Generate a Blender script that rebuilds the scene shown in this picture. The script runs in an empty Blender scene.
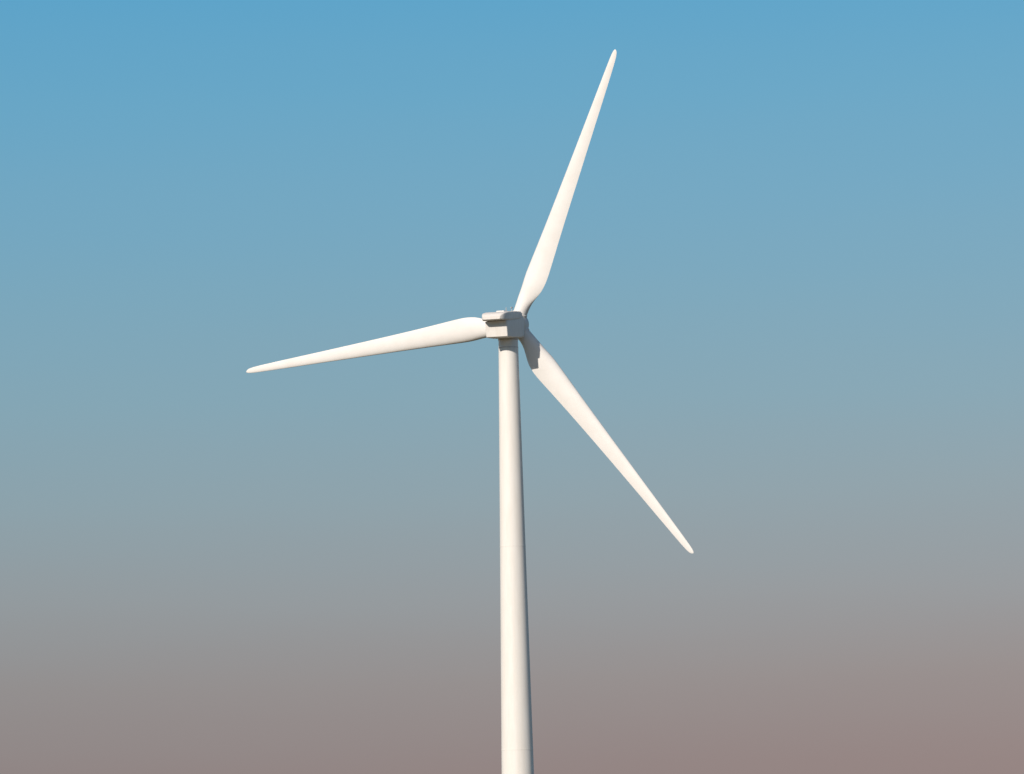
import bpy, math, bmesh
from mathutils import Vector, Matrix

sc = bpy.context.scene
sc.view_settings.view_transform = 'Standard'
sc.view_settings.look = 'None'
sc.view_settings.exposure = 0
sc.view_settings.gamma = 1

def lin(c):
    return tuple(((v/255)/12.92 if v/255 <= .04045 else ((v/255+.055)/1.055)**2.4) for v in c)

# ------------------------------------------------------------ materials
def new_mat(name):
    m = bpy.data.materials.new(name); m.use_nodes = True
    nt = m.node_tree
    return m, nt, nt.nodes['Principled BSDF']

def paint_mat(name, base, rough=0.45, streak=0.06, seed=0.0, stretch=(1.0, 1.0, 0.12)):
    m, nt, b = new_mat(name)
    tc = nt.nodes.new('ShaderNodeTexCoord')
    mp = nt.nodes.new('ShaderNodeMapping'); mp.inputs['Scale'].default_value = stretch
    mp.inputs['Location'].default_value = (seed, seed*2, seed)
    nt.links.new(tc.outputs['Object'], mp.inputs['Vector'])
    n = nt.nodes.new('ShaderNodeTexNoise'); n.inputs['Scale'].default_value = 1.6
    n.inputs['Detail'].default_value = 6; n.inputs['Roughness'].default_value = 0.6
    nt.links.new(mp.outputs[0], n.inputs['Vector'])
    r = nt.nodes.new('ShaderNodeValToRGB')
    r.color_ramp.elements[0].position = 0.3; r.color_ramp.elements[1].position = 0.62
    d = tuple(max(0, v*(1-streak*k)) for v, k in zip(base, (1.6, 2.0, 2.5)))
    r.color_ramp.elements[0].color = (*d, 1); r.color_ramp.elements[1].color = (*base, 1)
    nt.links.new(n.outputs['Fac'], r.inputs['Fac'])
    nt.links.new(r.outputs[0], b.inputs['Base Color'])
    mr = nt.nodes.new('ShaderNodeMapRange')
    mr.inputs['To Min'].default_value = rough+0.12; mr.inputs['To Max'].default_value = rough-0.08
    nt.links.new(n.outputs['Fac'], mr.inputs['Value']); nt.links.new(mr.outputs[0], b.inputs['Roughness'])
    b.inputs['Specular IOR Level'].default_value = 0.3
    return m

M_TOWER = paint_mat('tower_paint', (0.81, 0.775, 0.73), 0.55, 0.035)
M_BLADE = paint_mat('blade_gelcoat', (0.82, 0.79, 0.76), 0.5, 0.025, 3.0, (0.4, 0.4, 0.4))
M_NAC = paint_mat('nacelle_fibreglass', (0.79, 0.755, 0.72), 0.5, 0.05, 7.0, (1, 1, 0.4))
M_SEAM = paint_mat('flange_grey', (0.62, 0.59, 0.57), 0.6, 0.1)
M_DARK = paint_mat('dark_gap_shade', (0.10, 0.095, 0.10), 0.7, 0.1)  # near-black colour stands in for shade in the gap under the roof hood
M_STEEL = paint_mat('galvanised_steel', (0.45, 0.45, 0.46), 0.5, 0.1)
M_CONC = paint_mat('concrete', (0.38, 0.36, 0.33), 0.85, 0.12, 1.0, (1, 1, 1))

def add_mesh(name, verts, faces, mat, parent=None, smooth=True, angle=35):
    me = bpy.data.meshes.new(name); me.from_pydata([tuple(v) for v in verts], [], faces)
    me.materials.append(mat); me.update()
    ob = bpy.data.objects.new(name, me); sc.collection.objects.link(ob)
    bm = bmesh.new(); bm.from_mesh(me)
    bmesh.ops.recalc_face_normals(bm, faces=bm.faces)
    for f in bm.faces: f.smooth = smooth
    for e in bm.edges:
        if len(e.link_faces) == 2 and e.calc_face_angle(0) > math.radians(angle): e.smooth = False
    bm.to_mesh(me); bm.free()
    if parent: ob.parent = parent
    return ob

def loft(rings, cap=True):
    n = len(rings[0]); V = []; F = []
    for r in rings: V += r
    for i in range(len(rings)-1):
        for j in range(n):
            k = (j+1) % n
            F.append((i*n+j, i*n+k, (i+1)*n+k, (i+1)*n+j))
    if cap:
        F.append(tuple(range(n-1, -1, -1)))
        F.append(tuple(range((len(rings)-1)*n, len(rings)*n)))
    return V, F

def revolve_z(profile, n=96, origin=Vector((0, 0, 0))):
    rings = [[origin+Vector((r*math.cos(2*math.pi*j/n), r*math.sin(2*math.pi*j/n), z)) for j in range(n)] for r, z in profile]
    return loft(rings)

# ------------------------------------------------------------ turbine
T = bpy.data.objects.new('wind_turbine', None); sc.collection.objects.link(T)
HUB_Z = 80.0
YAW = math.radians(19.2); TILT = math.radians(6)
a = Vector((math.sin(YAW)*math.cos(TILT), math.cos(YAW)*math.cos(TILT), math.sin(TILT)))
u = Vector((math.cos(YAW), -math.sin(YAW), 0))
w = u.cross(a).normalized()
C0 = Vector((0, 0, HUB_Z-0.3))
def L(x, y, z): return C0 + a*x + u*y + w*z
HX = 3.4
HUB = L(HX, 0, 0)

# tower
ZT = HUB_Z-2.45
def trad(z): return 2.46 + (1.32-2.46)*(z/ZT)
prof = [(trad(0.3+(ZT-0.3)*i/40), 0.3+(ZT-0.3)*i/40) for i in range(41)]
V, F = revolve_z(prof, 128); add_mesh('tower', V, F, M_TOWER, T)
for k, z in enumerate((22.0, 49.5, ZT-1.0)):
    r = trad(z)
    V, F = revolve_z([(r-.05, z-.07), (r+.022, z-.06), (r+.022, z+.06), (r-.05, z+.07)], 128)
    add_mesh('tower_flange_%d' % (k+1), V, F, M_TOWER if k < 2 else M_SEAM, T)
V, F = revolve_z([(1.22, ZT-.01), (1.38, ZT+.04), (1.38, ZT+.22), (1.22, ZT+.24), (1.22, ZT+0.9)], 96)
add_mesh('yaw_bearing', V, F, M_SEAM, T)

NZ = -0.12
def rrect(x, hw, zb, zt, r, n=6, shear=0.0):
    pts = []
    for cy, cz, a0 in ((hw-r, zt-r, 0), (-(hw-r), zt-r, 90), (-(hw-r), zb+r, 180), (hw-r, zb+r, 270)):
        for i in range(n+1):
            t = math.radians(a0+90*i/n)
            yy = cy+r*math.cos(t); zz = cz+r*math.sin(t)
            pts.append(L(x+shear*(zz-zb), yy, zz+NZ))
    return pts
secs = [(-4.80, 1.46, -1.44, 0.66, .12), (-4.74, 1.53, -1.50, 0.68, .15), (-4.4, 1.57, -1.56, 0.70, .16),
        (-2.0, 1.64, -1.68, 0.9, .2), (1.0, 1.70, -1.72, 1.30, .22), (1.9, 1.64, -1.66, 1.32, .3), (2.2, 1.48, -1.50, 1.20, .4)]
V, F = loft([rrect(*s, shear=(-0.06 if s[0] < -3 else 0)) for s in secs]); add_mesh('nacelle_body', V, F, M_NAC, T)
hs = [(-6.6, 1.20, 0.92, 1.30, .12), (-6.35, 1.45, 0.80, 1.54, .16), (-5.6, 1.66, 0.74, 1.78, .2),
      (-4.2, 1.74, 0.73, 1.90, .2), (-1.0, 1.76, 0.76, 1.92, .2), (0.8, 1.74, 0.84, 1.86, .22), (1.6, 1.6, 1.0, 1.66, .2)]
V, F = loft([rrect(*s) for s in hs]); add_mesh('nacelle_roof_hood', V, F, M_NAC, T)
V, F = loft([rrect(-4.66, 1.3, 0.5, 0.95, .05), rrect(-2.0, 1.45, 0.6, 1.0, .05)]); add_mesh('hood_gap_shade', V, F, M_DARK, T)  # dark filler that paints the thin shade line between hood and body
V, F = loft([rrect(-2.9, .55, 1.84, 2.06, .08), rrect(-1.5, .55, 1.84, 2.06, .08)]); add_mesh('nacelle_roof_hatch', V, F, M_NAC, T)
def rod(name, p, q, r, mat, n=10):
    d = (q-p).normalized(); s = d.orthogonal().normalized(); t = d.cross(s)
    rings = [[c+s*(r*math.cos(2*math.pi*j/n))+t*(r*math.sin(2*math.pi*j/n)) for j in range(n)] for c in (p, q)]
    V, F = loft(rings); return add_mesh(name, V, F, mat, T)
rod('sensor_mast_1', L(-1.2, .3, 1.7), L(-1.2, .3, 2.35), .05, M_STEEL)
rod('sensor_mast_2', L(-1.2, 1.1, 1.7), L(-1.2, 1.1, 2.35), .05, M_STEEL)
rod('wind_vane', L(-1.5, 1.1, 2.3), L(-0.9, 1.1, 2.3), .07, M_STEEL)

# spinner / hub
prof = [(1.15, 2.0), (1.45, 2.2), (1.62, 2.6), (1.68, 3.4), (1.60, 4.2), (1.36, 4.9), (0.95, 5.4), (0.5, 5.7), (0.02, 5.8)]
n = 64
rings = [[L(x, r*math.cos(2*math.pi*j/n), r*math.sin(2*math.pi*j/n)) for j in range(n)] for r, x in prof]
V, F = loft(rings); add_mesh('rotor_hub', V, F, M_NAC, T, angle=50)

# blades
R = 40.0
ST = [(0.0325, 1.95, 1.0, 15), (0.055, 1.95, 1.0, 15), (0.08, 2.16, .86, 15), (0.11, 2.66, .62, 14), (0.14, 3.14, .46, 13),
      (0.17, 3.38, .38, 11.5), (0.20, 3.34, .33, 10), (0.26, 3.08, .28, 8.5), (0.36, 2.66, .25, 7), (0.48, 2.25, .22, 5), (0.6, 1.89, .20, 3.5),
      (0.72, 1.55, .185, 2.4), (0.84, 1.23, .175, 1.5), (0.92, 1.00, .17, 1), (0.965, 0.83, .16, .8), (0.985, 0.66, .15, .6), (0.996, 0.40, .14, .5), (1.0, 0.10, .14, .5)]
def interp(f):
    for i in range(len(ST)-1):
        if ST[i][0] <= f <= ST[i+1][0]+1e-9:
            p0 = ST[max(i-1, 0)]; p1 = ST[i]; p2 = ST[i+1]; p3 = ST[min(i+2, len(ST)-1)]
            t = (f-p1[0])/(p2[0]-p1[0]); out = []
            for k in (1, 2, 3):
                m1 = (p2[k]-p0[k])/(p2[0]-p0[0])*(p2[0]-p1[0])
                m2 = (p3[k]-p1[k])/(p3[0]-p1[0])*(p2[0]-p1[0])
                out.append((2*t**3-3*t**2+1)*p1[k]+(t**3-2*t**2+t)*m1+(-2*t**3+3*t**2)*p2[k]+(t**3-t**2)*m2)
            return out
    return ST[-1][1:]
PITCH = 2.0
def blade(name, th):
    d = u*math.cos(th)+w*math.sin(th)
    c = -u*math.sin(th)+w*math.cos(th)
    fr = [0.0325+(0.96-0.0325)*i/70 for i in range(70)]+[0.96, .97, .978, .985, .990, .994, .997, .999, 1.0]
    rings = []; N = 48
    for f in fr:
        ch, tc, tw = interp(f)
        b = math.radians(tw+PITCH)
        cc = c*math.cos(b)+a*math.sin(b); nn = c*math.sin(b)-a*math.cos(b)
        k = min(1, max(0, (f-0.055)/(0.14-0.055))); k = k*k*(3-2*k)
        pre = -0.6*(f**2)
        o = HUB+d*(f*R)+a*pre
        ring = []
        for j in range(N):
            ph = 2*math.pi*j/N
            x = 0.5*(1-math.cos(ph)); s = 1 if math.sin(ph) >= 0 else -1
            yt = 5*tc*(0.2969*math.sqrt(x)-0.126*x-0.3516*x*x+0.2843*x**3-0.1036*x**4)
            cam = 0.03*(1-(2*x-1)**2)
            y = 0.5*math.sin(ph)*tc*(1-k)+(cam+s*yt)*k
            ax = 0.5*(1-k)+0.36*k
            ring.append(o+cc*((ax-x)*ch)+nn*(y*ch))
        rings.append(ring)
    V, F = loft(rings); add_mesh(name, V, F, M_BLADE, T, angle=60)
    n = 48; rg = []
    for rr, f in ((.98, 1.0), (1.05, 1.3), (1.05, 1.66), (.98, 1.72)):
        rg.append([HUB+d*f+c*(rr*math.cos(2*math.pi*j/n))+a*(rr*math.sin(2*math.pi*j/n)) for j in range(n)])
    V, F = loft(rg); add_mesh(name+'_root_collar', V, F, M_NAC, T)
for i, dth in enumerate((-0.45, 0.3, 0.35)):
    blade('blade_%d' % (i+1), math.radians(65.9+120*i+dth))

# base of the tower
V, F = revolve_z([(9.0, -0.4), (9.0, 0.05), (8.9, 0.12), (3.4, 0.30), (3.3, 0.34)], 96); add_mesh('foundation', V, F, M_CONC, T)
def box(name, c, s, mat, parent):
    x, y, z = [v/2 for v in s]; C = Vector(c)
    V = [C+Vector((i*x, j*y, k*z)) for i in (-1, 1) for j in (-1, 1) for k in (-1, 1)]
    F = [(0, 1, 3, 2), (4, 6, 7, 5), (0, 4, 5, 1), (2, 3, 7, 6), (0, 2, 6, 4), (1, 5, 7, 3)]
    ob = add_mesh(name, V, F, mat, parent, False)
    bv = ob.modifiers.new('bevel', 'BEVEL'); bv.width = 0.02; bv.segments = 2
    return ob
box('door', (0, -2.40, 2.9), (1.0, .16, 2.2), M_STEEL, T)
box('door_landing', (0, -3.05, 1.68), (1.6, 1.3, .1), M_STEEL, T)
for i in range(7):
    box('stair_step_%d' % (i+1), (0, -3.85-.28*i, 1.5-.19*i), (1.2, .28, .05), M_STEEL, T)
for s in (-1, 1):
    k = 1 if s < 0 else 2
    rod('stair_rail_%d' % k, Vector((s*.65, -3.6, 2.7)), Vector((s*.65, -5.7, 1.3)), .03, M_STEEL)
    rod('stair_post_%d' % k, Vector((s*.65, -5.65, .2)), Vector((s*.65, -5.65, 1.33)), .03, M_STEEL)
    rod('landing_post_%d' % k, Vector((s*.65, -3.62, .25)), Vector((s*.65, -3.62, 2.7)), .03, M_STEEL)

# ------------------------------------------------------------ ground
m, nt, b = new_mat('dry_grassland')
tc = nt.nodes.new('ShaderNodeTexCoord')
n1 = nt.nodes.new('ShaderNodeTexNoise'); n1.inputs['Scale'].default_value = 0.012; n1.inputs['Detail'].default_value = 8
n2 = nt.nodes.new('ShaderNodeTexNoise'); n2.inputs['Scale'].default_value = 1.5; n2.inputs['Detail'].default_value = 8
for n_ in (n1, n2): nt.links.new(tc.outputs['Object'], n_.inputs['Vector'])
r = nt.nodes.new('ShaderNodeValToRGB')
r.color_ramp.elements[0].position = .35; r.color_ramp.elements[0].color = (.10, .095, .04, 1)
r.color_ramp.elements[1].position = .65; r.color_ramp.elements[1].color = (.24, .19, .10, 1)
nt.links.new(n1.outputs['Fac'], r.inputs['Fac'])
mx = nt.nodes.new('ShaderNodeMix'); mx.data_type = 'RGBA'; mx.blend_type = 'MULTIPLY'; mx.inputs[0].default_value = .6
nt.links.new(r.outputs[0], mx.inputs[6]); nt.links.new(n2.outputs['Fac'], mx.inputs[7])
nt.links.new(mx.outputs[2], b.inputs['Base Color']); b.inputs['Roughness'].default_value = .95
bp = nt.nodes.new('ShaderNodeBump'); bp.inputs['Strength'].default_value = .5
nt.links.new(n2.outputs['Fac'], bp.inputs['Height']); nt.links.new(bp.outputs[0], b.inputs['Normal'])
rad = [20, 60, 150, 400, 1000, 2500, 6000, 14000]
N = 96; V = [Vector((0, 0, 0))]; F = []
for q in rad:
    for j in range(N):
        t = 2*math.pi*j/N
        V.append(Vector((q*math.cos(t), q*math.sin(t), 0)))
for j in range(N): F.append((0, 1+j, 1+(j+1) % N))
for i in range(len(rad)-1):
    for j in range(N):
        k = (j+1) % N; F.append((1+i*N+j, 1+(i+1)*N+j, 1+(i+1)*N+k, 1+i*N+k))
add_mesh('ground', V, F, m)
m, nt, b = new_mat('gravel')
n2 = nt.nodes.new('ShaderNodeTexNoise'); n2.inputs['Scale'].default_value = 9; n2.inputs['Detail'].default_value = 8
tc = nt.nodes.new('ShaderNodeTexCoord'); nt.links.new(tc.outputs['Object'], n2.inputs['Vector'])
r = nt.nodes.new('ShaderNodeValToRGB')
r.color_ramp.elements[0].color = (.14, .12, .10, 1); r.color_ramp.elements[1].color = (.40, .36, .31, 1)
nt.links.new(n2.outputs['Fac'], r.inputs['Fac']); nt.links.new(r.outputs[0], b.inputs['Base Color']); b.inputs['Roughness'].default_value = .95
V = []; F = []
for i in range(61):
    y = -9.3-i*6.0; x = 25*math.sin(i/60*math.pi*1.3)*(i/60)
    V += [Vector((x-2.5, y, .004)), Vector((x+2.5, y, .004))]
    if i: F.append((2*i-2, 2*i-1, 2*i+1, 2*i))
add_mesh('gravel_road', V, F, m)

# ------------------------------------------------------------ sun + sky
AL = math.radians(31); EL = math.radians(25)
s = Vector((-math.sin(AL)*math.cos(EL), -math.cos(AL)*math.cos(EL), math.sin(EL)))
sun = bpy.data.lights.new('sun', 'SUN'); sun.energy = 3.95; sun.angle = math.radians(.5); sun.color = (1, .91, .81)
so = bpy.data.objects.new('sun', sun); sc.collection.objects.link(so)
so.rotation_mode = 'QUATERNION'; so.rotation_quaternion = s.to_track_quat('Z', 'Y'); so.location = (-150, -150, 150)

W = bpy.data.worlds.new('sky'); sc.world = W; W.use_nodes = True
nt = W.node_tree; nt.nodes.clear()
out = nt.nodes.new('ShaderNodeOutputWorld')
sky = nt.nodes.new('ShaderNodeTexSky'); sky.sky_type = 'NISHITA'; sky.sun_disc = False
sky.sun_elevation = EL; sky.sun_rotation = math.atan2(s.x, s.y) % (2*math.pi); sky.dust_density = 2
b1 = nt.nodes.new('ShaderNodeBackground'); b1.inputs[1].default_value = 0.07
nt.links.new(sky.outputs[0], b1.inputs[0])
tc = nt.nodes.new('ShaderNodeTexCoord'); sx = nt.nodes.new('ShaderNodeSeparateXYZ')
nt.links.new(tc.outputs['Generated'], sx.inputs[0])
mp = nt.nodes.new('ShaderNodeMapping'); mp.inputs['Scale'].default_value = (7, 7, 60)
nt.links.new(tc.outputs['Generated'], mp.inputs[0])
nz = nt.nodes.new('ShaderNodeTexNoise'); nz.inputs['Scale'].default_value = 1; nz.inputs['Detail'].default_value = 4
nt.links.new(mp.outputs[0], nz.inputs['Vector'])
def math_n(op, x, y):
    q = nt.nodes.new('ShaderNodeMath'); q.operation = op
    for i, v in enumerate((x, y)):
        if isinstance(v, (int, float)): q.inputs[i].default_value = v
        else: nt.links.new(v, q.inputs[i])
    return q.outputs[0]
z2 = math_n('ADD', sx.outputs['Z'], math_n('MULTIPLY', math_n('SUBTRACT', nz.outputs['Fac'], .5), 0.006))
fac = math_n('DIVIDE', z2, 0.4)
rp = nt.nodes.new('ShaderNodeValToRGB'); cr = rp.color_ramp
cr.interpolation = 'LINEAR'
cols = [(0.0, (142, 125, 121)), (.0248, (148, 134, 132)), (.0429, (151, 145, 144)), (.0583, (151, 156, 159)), (.0776, (145, 164, 172)),
        (.0967, (136, 168, 182)), (.116, (127, 169, 189)), (.135, (118, 169, 195)), (.154, (108, 168, 199)), (.175, (96, 165, 202)), (.25, (74, 150, 198)), (.4, (56, 126, 184))]
while len(cr.elements) > 1: cr.elements.remove(cr.elements[-1])
cr.elements[0].position = 0; cr.elements[0].color = (*lin(cols[0][1]), 1)
for p, c in cols[1:]:
    e = cr.elements.new(p/.4); e.color = (*lin(c), 1)
nt.links.new(fac, rp.inputs[0])
tr = nt.nodes.new('ShaderNodeValToRGB'); tr.color_ramp.elements[0].color = (.93, .97, .985, 1); tr.color_ramp.elements[1].color = (1.05, 1.01, 1.005, 1)
tf = nt.nodes.new('ShaderNodeMapRange'); tf.inputs['From Min'].default_value = -.12; tf.inputs['From Max'].default_value = .12
nt.links.new(sx.outputs['X'], tf.inputs[0]); nt.links.new(tf.outputs[0], tr.inputs[0])
tint = nt.nodes.new('ShaderNodeMix'); tint.data_type = 'RGBA'; tint.blend_type = 'MULTIPLY'; tint.inputs[0].default_value = 1
nt.links.new(rp.outputs[0], tint.inputs[6]); nt.links.new(tr.outputs[0], tint.inputs[7])
b2 = nt.nodes.new('ShaderNodeBackground'); b2.inputs[1].default_value = 1.0
nt.links.new(tint.outputs[2], b2.inputs[0])
mf = nt.nodes.new('ShaderNodeMapRange'); mf.inputs['From Min'].default_value = .22; mf.inputs['From Max'].default_value = .55
mf.interpolation_type = 'SMOOTHSTEP'; nt.links.new(sx.outputs['Z'], mf.inputs[0])
ms = nt.nodes.new('ShaderNodeMixShader')
nt.links.new(mf.outputs[0], ms.inputs[0]); nt.links.new(b2.outputs[0], ms.inputs[1]); nt.links.new(b1.outputs[0], ms.inputs[2])
nt.links.new(ms.outputs[0], out.inputs[0])

# ------------------------------------------------------------ camera
CP = Vector((0, -700, 1.7)); FPX = 7.315*708.0
cam = bpy.data.cameras.new('camera'); cam.sensor_width = 36; cam.lens = 36*FPX/1024
cam.clip_start = 1; cam.clip_end = 40000
co = bpy.data.objects.new('camera', cam); sc.collection.objects.link(co); co.location = CP; sc.camera = co
aim = HUB.copy(); roll = math.radians(-1.27)
for it in range(12):
    q = (aim-CP).to_track_quat('-Z', 'Y').to_matrix() @ Matrix.Rotation(roll, 3, 'Z')
    p = q.transposed() @ (HUB-CP)
    px = 512+FPX*p.x/-p.z; py = 387-FPX*p.y/-p.z
    ex = 516.0-px; ey = 324.6-py
    dist = -p.z
    aim = aim - q @ Vector((ex*dist/FPX, -ey*dist/FPX, 0))
co.rotation_mode = 'QUATERNION'; co.rotation_quaternion = q.to_quaternion()
